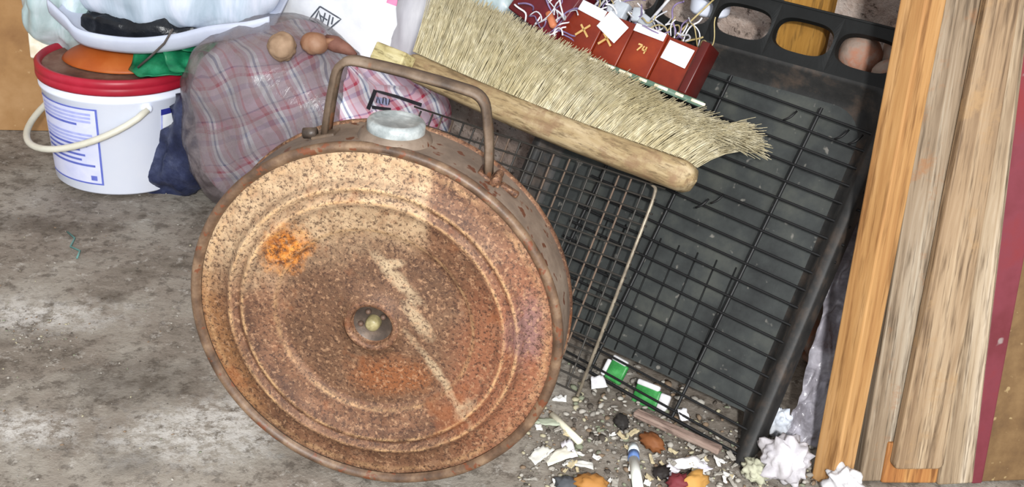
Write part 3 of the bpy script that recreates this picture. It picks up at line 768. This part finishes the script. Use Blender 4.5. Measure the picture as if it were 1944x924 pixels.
def filmfold(p):
    return .005 * abs(math.sin(p.x * 52 + p.z * 30 + 3 * noise.noise(p * 6))) - (.0 if p.x < .05 else .08 * min(1, (p.x - .05) / .03)) - .075 * max(0, p.z / .14) ** 2 * max(0, min(1, (p.x + .02) / .12))
o = obj('film_cover', blob((.206, .122, .149), (.66, .72), 120, 64, .012, 8, .002, 26, 4, flat=-.1343, fold=filmfold), M_film, bag); o.matrix_local = Matrix.Translation((-.004, -.002, 0)); o['label'] = 'mauve grey see-through film cover'
# small black and white emblem printed on the bag, framed in black
def W2(px, py, Y): return at(px, py, Y)
bm_src = blob((.197, .115, .140), (.66, .72), 110, 60, .012, 8, .002, 18, 4, flat=-.1345, fold=bagfold)
M_ink = mottled('black_ink', [(.3, '17161c'), (.7, '2a2830')], 50, .6, 0)
yb = 1.47
e1_ = printed(bm_src, PBM, [[W2(698, 208, yb), W2(712, 172, yb)], [W2(712, 173, yb), W2(752, 184, yb), W2(800, 200, yb)], [W2(705, 204, yb), W2(742, 209, yb)]], .006)
o = obj('emblem_frame', e1_, M_ink, bag)
e2_ = printed(bm_src, PBM, [[W2(714, 190, yb), W2(738, 195, yb)]], .014, .0008)
obj('emblem_ground', e2_, mottled('lilac_ink', [(.3, '8e93b8'), (.7, 'a4a8c8')], 50, .6, 0), bag)
e3_ = printed(bm_src, PBM, [[W2(713, 196, yb), W2(717, 184, yb), W2(721, 198, yb)], [W2(726, 198, yb), W2(728, 186, yb), W2(733, 188, yb), W2(733, 200, yb)], [W2(738, 200, yb), W2(740, 189, yb)]], .0014, .0016)
obj('emblem_figure', e3_, M_ink, bag); bm_src.free()

M_sack = mottled('white_film_sack', [(.3, 'd9dce4'), (.5, 'edeff3'), (.7, 'f8f8fa')], 9, .4, .3, .003)
SKM = Matrix.Translation((-.300, 1.757, .20)) @ Matrix.Rotation(-.42, 4, 'Z') @ Matrix.Rotation(.10, 4, 'Y')
def mk_sack(): return blob((.165, .062, .215), (.62, .6), 96, 64, .012, 9, .003, 16, 31, flat=-.198)
sk = obj('white_sack', mk_sack(), M_sack); sk.matrix_world = SKM
tag(sk, 'bulging white plastic sack with a printed diamond and pink patch behind the checked bag', 'sack')
src = mk_sack(); ys = 1.72
dia = [(608, 12), (648, 36), (622, 58), (588, 36), (608, 12)]
S_ = lambda L: [W2(x, y, ys) for x, y in L]
obj('printed_diamond', printed(src, SKM, [S_(dia), S_([(598, 38), (606, 20), (612, 46), (618, 24)]), S_([(602, 40), (618, 52)]), S_([(622, 50), (627, 28)]), S_([(630, 46), (633, 32)]), S_([(607, 28), (622, 38)])], .0026), mottled('grey_ink', [(.3, '474b55'), (.7, '62666f')], 50, .6, 0), sk)
obj('printed_line', printed(src, SKM, [S_([(542, 42), (556, 44)]), S_([(560, 45), (568, 46)]), S_([(572, 46), (586, 45)])], .006), mottled('grey_ink_line', [(.3, '5a5f6a'), (.7, '80848e')], 90, .6, 0), sk)
obj('pink_patch', printed(src, SKM, [S_([(738, -8), (760, 0), (785, -4)])], .022), mottled('pink_ink', [(.3, 'd878a4'), (.7, 'e693b8')], 30, .6, 0), sk); src.free()
M_gs = mottled('grey_film', [(.3, 'a5a4ac'), (.5, 'bdbcc2'), (.7, 'd2d1d5')], 9, .4, .3, .003, stretch=(2, 1, .5))
o = obj('grey_sack', blob((.055, .05, .17), (.7, .7), 60, 44, .012, 12, .003, 22, 41, fold=vfold(.004, 80, 3)), M_gs); o.matrix_world = Matrix.Translation(at(832, -10, 1.66)) @ Matrix.Rotation(.12, 4, 'Y')
tag(o, 'grey plastic sack hanging between the white sack and the brush bristles', 'sack')
o = obj('ice_blue_bag', blob((.040, .035, .045), (.8, .8), 60, 40, .010, 20, .005, 30, 51), M_pale2); o.matrix_world = Matrix.Translation(at(945, -18, 1.60)); tag(o, 'small pale blue bag peeping above the left bristles', 'bag')

M_pot = mottled('potato_skin', [(.3, '6f5742'), (.5, '927860'), (.7, 'a98d74')], 30, .8, .4, .002)
M_oni = mottled('onion_skin', [(.3, '6a4732'), (.5, '8a6148'), (.7, 'a07e66')], 18, .6, .3, .002, stretch=(1, 1, .3))
o = obj('potato', crumple(.0205, .13, 34, 4, 1, (1, .95, 1.02)), M_pot); o.matrix_world = Matrix.Translation(at(535, 88, 1.50)); tag(o, 'round dusty potato on top of the checked bag, left of the onion', 'vegetable')
bm = crumple(.0175, .08, 24, 4, 6, (1.15, 1, .9)); bmesh.ops.create_cone(bm, cap_ends=True, segments=10, radius1=.006, radius2=.002, depth=.014, matrix=Matrix.Translation((.022, 0, .006)) @ Matrix.Rotation(1.2, 4, 'Y'))
o = obj('onion', bm, M_oni); o.matrix_world = Matrix.Translation(at(597, 82, 1.51)); tag(o, 'brown onion lying on the checked bag below the printed diamond', 'vegetable')
o = obj('brown_sheath', ntube([at(618, 78, 1.52), at(638, 84, 1.515), at(660, 94, 1.51), at(676, 104, 1.505)], [.010, .012, .008, .003], 10), mottled('dark_bark', [(.3, '5b372f'), (.7, '845a4c')], 30, .7, .4, .002)); tag(o, 'curled reddish brown root beside the onion', 'vegetable')
wm = basis(T(-.606, .296, .108), bx, by, bz)
o = obj('wood_chip_block', newbox((0, 0, 0), (.052, .026, .024), bevel=.002), wood('pale_offcut', ('98895c', 'b8ab7c', 'd3c99f'), (12, 60, 60)), smooth=False); o.matrix_world = wm; tag(o, 'small pale wood block at the left end of the brush', 'offcut')

# ------------------------------------------------------------------ circuit module on the pan above the brush
MOD = basis(T(-.418, .389, .050), (E1 - E2 * .078).normalized(), -EN, (E2 + E1 * .078).normalized())
mod = thing('circuit_module', 'red brown circuit module with white labels and loose wires, propped above the brush', 'circuit', MOD)
M_rb = mottled('red_brown_bakelite', [(.3, '5c1a0d'), (.55, '772813'), (.75, '8a3517')], 14, .35, .15, .001)
M_rbd = mottled('dark_red_bakelite', [(.3, '3f100d'), (.7, '571813')], 14, .35, 0)
for k, (x0, x1) in enumerate(((0, .053), (.0535, .094), (.0945, .141), (.1415, .190))):
    part('module_block', newbox(((x0 + x1) / 2, .012 + .001 * (k % 2), .030 - .002 * (k % 2)), (x1 - x0 - .001, .024, .060), bevel=.0016), M_rb, mod)
part('end_plate', newbox((.196, .006, .032), (.011, .034, .066), bevel=.0016), M_rbd, mod)
M_lab = mottled('white_sticker', [(.3, 'e6eaf0'), (.7, 'f6f7f9')], 40, .5, 0)
for x, z, sx_, sz_, ry in ((.164, .041, .036, .024, .05), (.029, .054, .040, .014, .10), (.066, .044, .036, .026, .35), (.117, .054, .044, .010, .0)):
    part('white_label', newbox((x, -.0012, z), (sx_, .0014, sz_), Matrix.Rotation(ry, 3, 'Y'), .0004, 1), M_lab, mod)
M_yel = mottled('yellow_print', [(.3, 'b08a4c'), (.7, 'cba970')], 40, .5, 0)
def strip2(pts, wd, mat, name, y=-.0012):
    bm = bmesh.new()
    for a, b in zip(pts[:-1], pts[1:]):
        a = V((a[0], y, a[1])); b = V((b[0], y, b[1])); d = (b - a).normalized(); s_ = V((-d.z, 0, d.x)) * wd / 2
        q = [bm.verts.new(p) for p in (a + s_, b + s_, b - s_, a - s_)]; bm.faces.new(q)
    return part(name, bm, mat, mod)
strip2([(.110, .036), (.116, .036), (.112, .028)], .0022, M_yel, 'printed_seven'); strip2([(.119, .036), (.118, .031), (.124, .031)], .002, M_yel, 'printed_four'); strip2([(.1225, .036), (.1225, .027)], .002, M_yel, 'printed_four')
for cx_ in (.030, .066):
    strip2([(cx_ - .008, .018), (cx_ + .006, .036)], .003, M_yel, 'printed_cross'); strip2([(cx_ - .007, .033), (cx_ + .010, .021)], .0026, M_yel, 'printed_cross')
M_pcb = mottled('green_board', [(.3, '3f5a4a'), (.7, '6a8070')], 60, .5, 0)
part('board_strip', newbox((.125, -.004, -.004), (.20, .003, .007)), M_pcb, mod)
M_sol = mottled('solder_pad', [(.3, 'd8cfae'), (.7, 'efe8d2')], 60, .4, 0)
for k in range(7):
    part('solder_pad', newbox((.062 + .0262 * k, -.0062, -.0035), (.019 if k not in (3, 5) else .011, .0016, .0036), bevel=.0004, seg=1), M_sol, mod)
M_w1 = mottled('silver_wire', [(.3, 'a6a6ac'), (.7, 'd6d6da')], 60, .35, 0); M_w2 = mottled('white_wire', [(.3, 'd9d5dc'), (.7, 'efeef2')], 60, .4, 0); M_w3 = mottled('brass_wire', [(.3, '8d7c50'), (.7, 'b9a878')], 60, .4, 0); M_w4 = mottled('purple_wire', [(.3, '5d4d72'), (.7, '8a7aa0')], 60, .4, 0)
rw = random.Random(21)
def loopwire(x, z, n, r, mat, par, spread=.018, base_y=.010):
    p = V((x, base_y + rw.uniform(-.006, .010), z)); pts = [p.copy()]
    d = V((rw.uniform(-1, 1), rw.uniform(-.6, .4), 1.2))
    for k in range(n):
        d = (d + V((rw.uniform(-1, 1), rw.uniform(-.7, .5), rw.uniform(-1.05, .8))) * .95).normalized()
        p = p + d * spread / 2; p.z = max(p.z, z - .004); pts.append(p.copy())
    sm = []
    for i in range(len(pts) - 1):
        a, b = pts[i], pts[i + 1]
        for q in range(3): sm.append(a.lerp(b, q / 3))
    for _ in range(2): sm = [sm[0]] + [(sm[i - 1] + sm[i] * 2 + sm[i + 1]) / 4 for i in range(1, len(sm) - 1)] + [sm[-1]]
    return obj('loose_wire', ntube(sm, r, 5), mat, par)
for k in range(46):
    x = rw.uniform(.008, .195); loopwire(x, .060, rw.randint(3, 7), rw.uniform(.0007, .0013), (M_w1, M_w2, M_w3, M_w1, M_w4)[k % 5] if x < .13 else (M_w3, M_w2, M_w3, M_w1, M_w4)[k % 5], mod)
M_cer = mottled('grey_component', [(.3, '8c929a'), (.7, 'b3b8be')], 40, .5, 0)
for x, z, sx_, sz_ in ((.060, .068, .020, .022), (.050, .066, .014, .012), (.100, .066, .016, .014), (.085, .070, .012, .018)):
    part('component', newbox((x, .010, z), (sx_, .014, sz_), Matrix.Rotation(rw.uniform(-.4, .4), 3, 'Y'), .002), M_cer, mod)
for (xa, za, xb, zb, r) in ((.020, .06, .038, .135, .0016), (.026, .06, .046, .135, .0016), (.100, .06, .122, .14, .0022), (.142, .06, .172, .135, .0013)):
    obj('upright_pin', ntube([(xa, .012, za), (xb, .016, zb)], [r, r * .8], 6), M_w1 if r > .0014 else M_w3, mod)
# second, darker module with white wires to its left
MOD2 = basis(T(-.50, .415, .060), (E1 - E2 * .3).normalized(), -EN, (E2 + E1 * .3).normalized())
m2 = thing('dark_red_box', 'dark red electronics box trailing white wires between the bristles and the circuit module', 'circuit', MOD2)
part('casing', newbox((.04, .02, .035), (.085, .035, .075), bevel=.002), mottled('maroon_casing', [(.3, '471218'), (.6, '6b1d24'), (.8, '8a3838')], 16, .4, .1), m2)
for k in range(26):
    x = rw.uniform(.03, .095); loopwire(x, rw.uniform(-.004, .05), rw.randint(3, 6), rw.uniform(.0008, .0014), (M_w2, M_w1, M_w4)[k % 3], m2, .024, -.004)
part('copper_coil', newbox((.070, -.004, .018), (.024, .010, .009), Matrix.Rotation(.5, 3, 'Y'), .003), mottled('copper_tone', [(.3, '9a5236'), (.7, 'c47a55')], 40, .5, 0), m2)
# things glimpsed behind the pan's upper left
o = obj('white_jar', lathe(bmesh.new(), [(0, 0), (.024, 0), (.026, .004), (.026, .055), (.020, .062), (.020, .075), (0, .075)], 32), M_white); o.matrix_world = Matrix.Translation(T(-.288, .505, -.06)) ; tag(o, 'white plastic jar behind the slotted flange of the pan', 'jar')

# ------------------------------------------------------------------ litter on the floor in front of the pan
def lay(o, px, py, z=.0, rz=0.0, rx=0.0, ry=0.0):
    p = on(px, py, z); o.matrix_world = Matrix.Translation(p) @ Matrix.Rotation(rz, 4, 'Z') @ Matrix.Rotation(rx, 4, 'X') @ Matrix.Rotation(ry, 4, 'Y'); return o
M_paper = mottled('white_paper', [(.3, 'bdbbbe'), (.5, 'd1d0d2'), (.7, 'e0dfe0')], 30, .8, .2, .001)
M_tissue = mottled('crumpled_tissue', [(.3, 'a39fa4'), (.5, 'bdb9bd'), (.7, 'cfcccf')], 30, .85, .4, .002)
def on_stick(px0, py0, px1, py1, r, mat, name, lb, cat, z=None):
    z = r if z is None else z; a, b = on(px0, py0, z), on(px1, py1, z)
    o = obj(name, ntube([a, a.lerp(b, .5), b], r, 10), mat); return tag(o, lb, cat)
on_stick(1048, 787, 1102, 840, .0042, mottled('ivory_stick', [(.3, 'd8d4b8'), (.7, 'efecd8')], 30, .5, 0), 'paper_stick', 'straight ivory paper stick on the floor right of the canister', 'stick')
tb = thing('blue_white_tube', 'slim white tube with a blue capped end lying in the litter below the pan', 'tube', on(1205, 870, .006))
a, b, c3 = on(1212, 930, .0065), on(1203, 872, .0065), on(1203, 846, .0065); q0 = on(1205, 870, .006)
obj('tube_body', ntube([a - q0, b - q0], .0058, 14), mottled('white_green_tube', [(.3, 'd5e0d0'), (.6, 'eef0ea')], 20, .4, 0), tb)
obj('blue_band', ntube([b - q0, b.lerp(c3, .45) - q0], .0064, 14), mottled('blue_band', [(.3, '33508e'), (.7, '7d9ac8')], 70, .4, 0), tb)
obj('clear_cap', ntube([b.lerp(c3, .45) - q0, c3 - q0], [.0066, .0052], 14), mottled('pale_cap', [(.3, 'b9c8cf'), (.7, 'e0e8ea')], 50, .25, 0), tb)
def flake(L, Wd, seed, lift=.006):
    o_ = V((seed * 2.7, seed * 1.3, 0))
    return sheet(7, 5, lambda s, t: V(((s - .5) * L * (1 - .25 * t), (t - .5) * Wd, .002 + lift * abs(noise.noise(V((s * 2.4, t * 2.4, 0)) + o_)) + lift * .5 * s)), .0006)
scr = [(1060, 870, .040, .018, .6, 'e3e0d2', 'pale torn paper scrap beside the foot of the canister'), (1025, 868, .034, .014, .9, 'd9d8d0', 'grey white paper strip nearest the canister foot'),
       (1078, 858, .016, .030, .2, 'eceaf2', 'upright white paper scrap below the ivory stick'), (1100, 885, .034, .010, -.3, 'd3d2cc', 'thin grey paper scrap near the bottom edge of the litter'),
       (1062, 762, .018, .010, -.2, 'e6e6e2', 'small white chip above the ivory stick'), (1300, 884, .045, .020, .3, 'f2f1f3', 'bright white torn paper below the rack'),
       (1270, 902, .022, .016, 1.0, 'e9e6ee', 'white paper scrap left of the yellow peel'), (1040, 805, .030, .014, -.1, 'a9b09c', 'greenish grey leaf scrap at the canister edge'),
       (1330, 893, .020, .016, .5, 'dcd8e4', 'lilac white paper scrap right of the bright torn paper')]
for i, (px, py, L, Wd, rz, col, lb) in enumerate(scr):
    o = obj('paper_scrap', flake(L, Wd, i + 3), mottled('scrap_%s' % 'abcdefghij'[i], [(.3, col), (.7, col)], 40, .8, .2)); lay(o, px, py, 0, rz); tag(o, lb, 'scrap', 'paper scraps in the litter')
rf = random.Random(4)
M_fl = [mottled('flake_' + n_, [(.3, c_), (.7, c_)], 40, .8, .2) for n_, c_ in (('white', 'd9d7d2'), ('tan', 'b9ab8a'), ('grey', '9a958c'))]
bmf = bmesh.new()
for k in range(60):                                            # crumbs of paper nobody could count
    fb = flake(rf.uniform(.006, .018), rf.uniform(.003, .008), k + 40, .004)
    px = rf.uniform(1005, 1400); fb.transform(Matrix.Translation(on(px, rf.uniform(810 + max(0, px - 1150) * .22, 922), .0005)) @ Matrix.Rotation(rf.uniform(0, 3), 4, 'Z'))
    me = bpy.data.meshes.new('crumb'); fb.to_mesh(me); fb.free(); n0 = len(bmf.faces); bmf.from_mesh(me); bpy.data.meshes.remove(me)
    bmf.faces.ensure_lookup_table()
    for f in bmf.faces[n0:]: f.material_index = k % 3
o = obj('paper_crumbs', bmf, None, mats=M_fl); tag(o, 'tiny pale paper crumbs strewn through the grit below the rack', 'crumbs', None, 'stuff')
for i, (px, py, r, sq, col, nm, lb, ct) in enumerate(((1122, 918, .014, (1.3, 1, .7), 'a5733a', 'orange_peel', 'orange yellow peel piece at the bottom of the litter', 'peel'),
        (1318, 915, .014, (1.4, .8, .8), 'b98a48', 'yellow_peel', 'yellow orange peel piece right of a red scrap', 'peel'), (1288, 918, .012, (.9, 1, .9), '6e2a30', 'red_scrap', 'crumpled dark red scrap beside the yellow peel', 'scrap'),
        (1238, 838, .012, (1.3, .9, .7), '7a4a28', 'leaf_clump', 'rusty brown dry leaf under the green packet', 'leaf'), (1076, 918, .011, (1.2, .9, .7), '4a4c50', 'dark_lump', 'dark grey lump left of the orange peel', 'stone'),
        (1256, 897, .009, (1.2, 1, .7), '26211f', 'coal_lump', 'black coal lump among the litter', 'stone'), (1180, 800, .009, (1.4, 1, .7), '2b2826', 'black_chip', 'black chip under the rack end', 'stone'))):
    o = obj(nm, crumple(r, .5, 60, 3, i + 9, sq), mottled('lump_' + nm, [(.3, col), (.7, col)], 40, .7, .3)); lay(o, px, py, r * sq[2] * .7, i * .8); tag(o, lb, ct)
for px, py, r, sq, sd, lb, mt in ((1490, 872, .030, (.95, .9, .95), 3, 'big crumpled white tissue ball beside the foot of the pan', M_tissue), (1604, 918, .022, (1.1, .9, .8), 8, 'crumpled white tissue in front of the orange batten', M_paper),
                             (1436, 893, .014, (1.2, 1, .8), 5, 'small greenish grey crumpled paper at the corner of the pan', mottled('grey_green_paper', [(.3, '9a9a84'), (.7, 'b9b8a2')], 30, .8, .3)), (1478, 800, .017, (.9, .9, 1.1), 14, 'bluish white crumpled tissue wedged behind the big tissue ball', mottled('bluish_tissue', [(.3, 'b9c0cc'), (.7, 'dde0e6')], 30, .8, .3))):
    o = obj('crumpled_tissue', crumple(r, .55, 42, 4, sd, sq), mt); lay(o, px, py, r * sq[2] * .85, sd); tag(o, lb, 'tissue')
# green and white packets under the rack, leaning on the pan behind its bars
M_pk = mottled('green_packet', [(.3, '1f5a2c'), (.5, '33823f'), (.7, '58a862')], 40, .4, .2)
for i, (u, v_, rz, L, lb) in enumerate(((-.201, .036, .08, .024, 'green and white packet under the rack, left one'), (-.152, .024, -.06, .034, 'green and white packet under the rack, right one'))):
    pk = thing('crisp_packet', lb, 'packet', basis(T(u, v_, -.031), E1, -EN, E2) @ Matrix.Rotation(rz, 4, 'Y'))
    part('foil', newbox((0, 0, 0), (L, .007, .026), bevel=.0025), M_pk, pk)
    part('white_band', newbox((-.002, -.0004, .0145), (L * .9, .007, .007), bevel=.002), M_paper, pk)
    part('white_end', newbox((L * .5 + .006, 0, .001) if i else (-L * .5 - .003, 0, -.001), (.013 if i else .006, .0072, .022), bevel=.002), M_paper, pk)
for px, py, L, rz, lb in ((1134, 728, .020, .3, 'white paper curl at the left of the green packets'), (1295, 790, .012, .4, 'white chip right of the green packets')):
    o = obj('paper_curl', flake(L, .016, px), M_paper); lay(o, px, py, .012, rz, .5); tag(o, lb, 'scrap')
o = obj('wood_strip', newbox((0, 0, 0), (.11, .012, .008), bevel=.002), wood('mauve_slat', ('6d5a52', '8c776c', 'a8968a'), (10, 60, 60)), smooth=False); o.matrix_world = Matrix.Translation(on(1285, 818, .010)) @ Matrix.Rotation(-.55, 4, 'Z'); tag(o, 'thin mauve brown wood strip lying along the foot of the rack', 'slat')
# see-through film behind the pan's right edge
def cel(s, t):
    a = at(1490, 842, 1.065).lerp(at(1575, 850, 1.06), s); b = at(1618, 395, 1.215).lerp(at(1700, 395, 1.20), s); p = a.lerp(b, t)
    q = V((s * 2.2, t * 7, 2)); return p + V((0, -1, .2)) * (.016 * noise.fractal(q, 1, 2, 3) + .016 * abs(noise.noise(q * 1.7)) - .004)
o = obj('clear_film', sheet(24, 60, cel, 0), plastic_film('clear_mauve_film', ('8f8b94', 'c9c6d0'), (.55, .9), .14)); tag(o, 'crumpled see-through plastic film between the pan and the orange batten', 'film')
# countless grit and crumbs
rg = random.Random(33); bm = bmesh.new(); cols = []
mats = [mottled('grit_%s' % n_, [(.3, c_), (.7, c_)], 50, .85, 0) for n_, c_ in zip(('pale', 'grey', 'brown', 'dark', 'green', 'cream'), ('a6a198', '8a857d', '7d6a57', '4d463f', '7c806c', 'a9a288'))]
def grit(px, py, r):
    p = on(px, py); n0 = len(bm.faces)
    res = bmesh.ops.create_icosphere(bm, subdivisions=1, radius=r)
    sc = V((rg.uniform(.7, 1.7), rg.uniform(.6, 1.2), rg.uniform(.3, .7))); mr = Matrix.Rotation(rg.uniform(0, 6), 4, 'Z')
    for v in res['verts']:
        q = v.co * (1 + .35 * noise.noise(v.co / r * 1.3 + V((px, py, 0)))); v.co = p + mr @ V((q.x * sc.x, q.y * sc.y, q.z * sc.z + r * sc.z * .5))
    mi = rg.choice((0, 0, 1, 1, 1, 2, 2, 3, 4, 5))
    for f in {f for v in res['verts'] for f in v.link_faces}: f.material_index = mi
for k in range(900):
    u = rg.random(); v_ = rg.random(); px = 985 + u * 560; py = 770 + v_ * 165
    if py < 735 + (px - 985) * .18: continue
    grit(px, py, rg.choice((.0008, .0011, .0014, .0018, .0024, .0034)) * rg.uniform(.7, 1.2))
for k in range(260):
    grit(1080 + rg.random() * 330, 690 + rg.random() * 170, rg.uniform(.0015, .005))
for k in range(260):
    grit(rg.uniform(0, 460), rg.uniform(300, 930), rg.choice((.0006, .0008, .0011, .0015)))
for k in range(120):
    grit(rg.gauss(50, 50), rg.gauss(630, 16), rg.uniform(.0006, .0016))
o = obj('floor_grit', bm, None, mats=mats); tag(o, 'scattered pale and brown grit and crumbs on the concrete floor', 'grit', None, 'stuff')
o = obj('teal_thread', ntube([on(128, 440, .002), on(142, 452, .003), on(134, 468, .002), on(152, 476, .003), on(146, 490, .002)], .0014, 6), mottled('teal_thread', [(.3, '4f7a76'), (.7, '6d9690')], 50, .7, 0)); tag(o, 'teal thread scrap on the bare concrete below the bucket', 'thread')
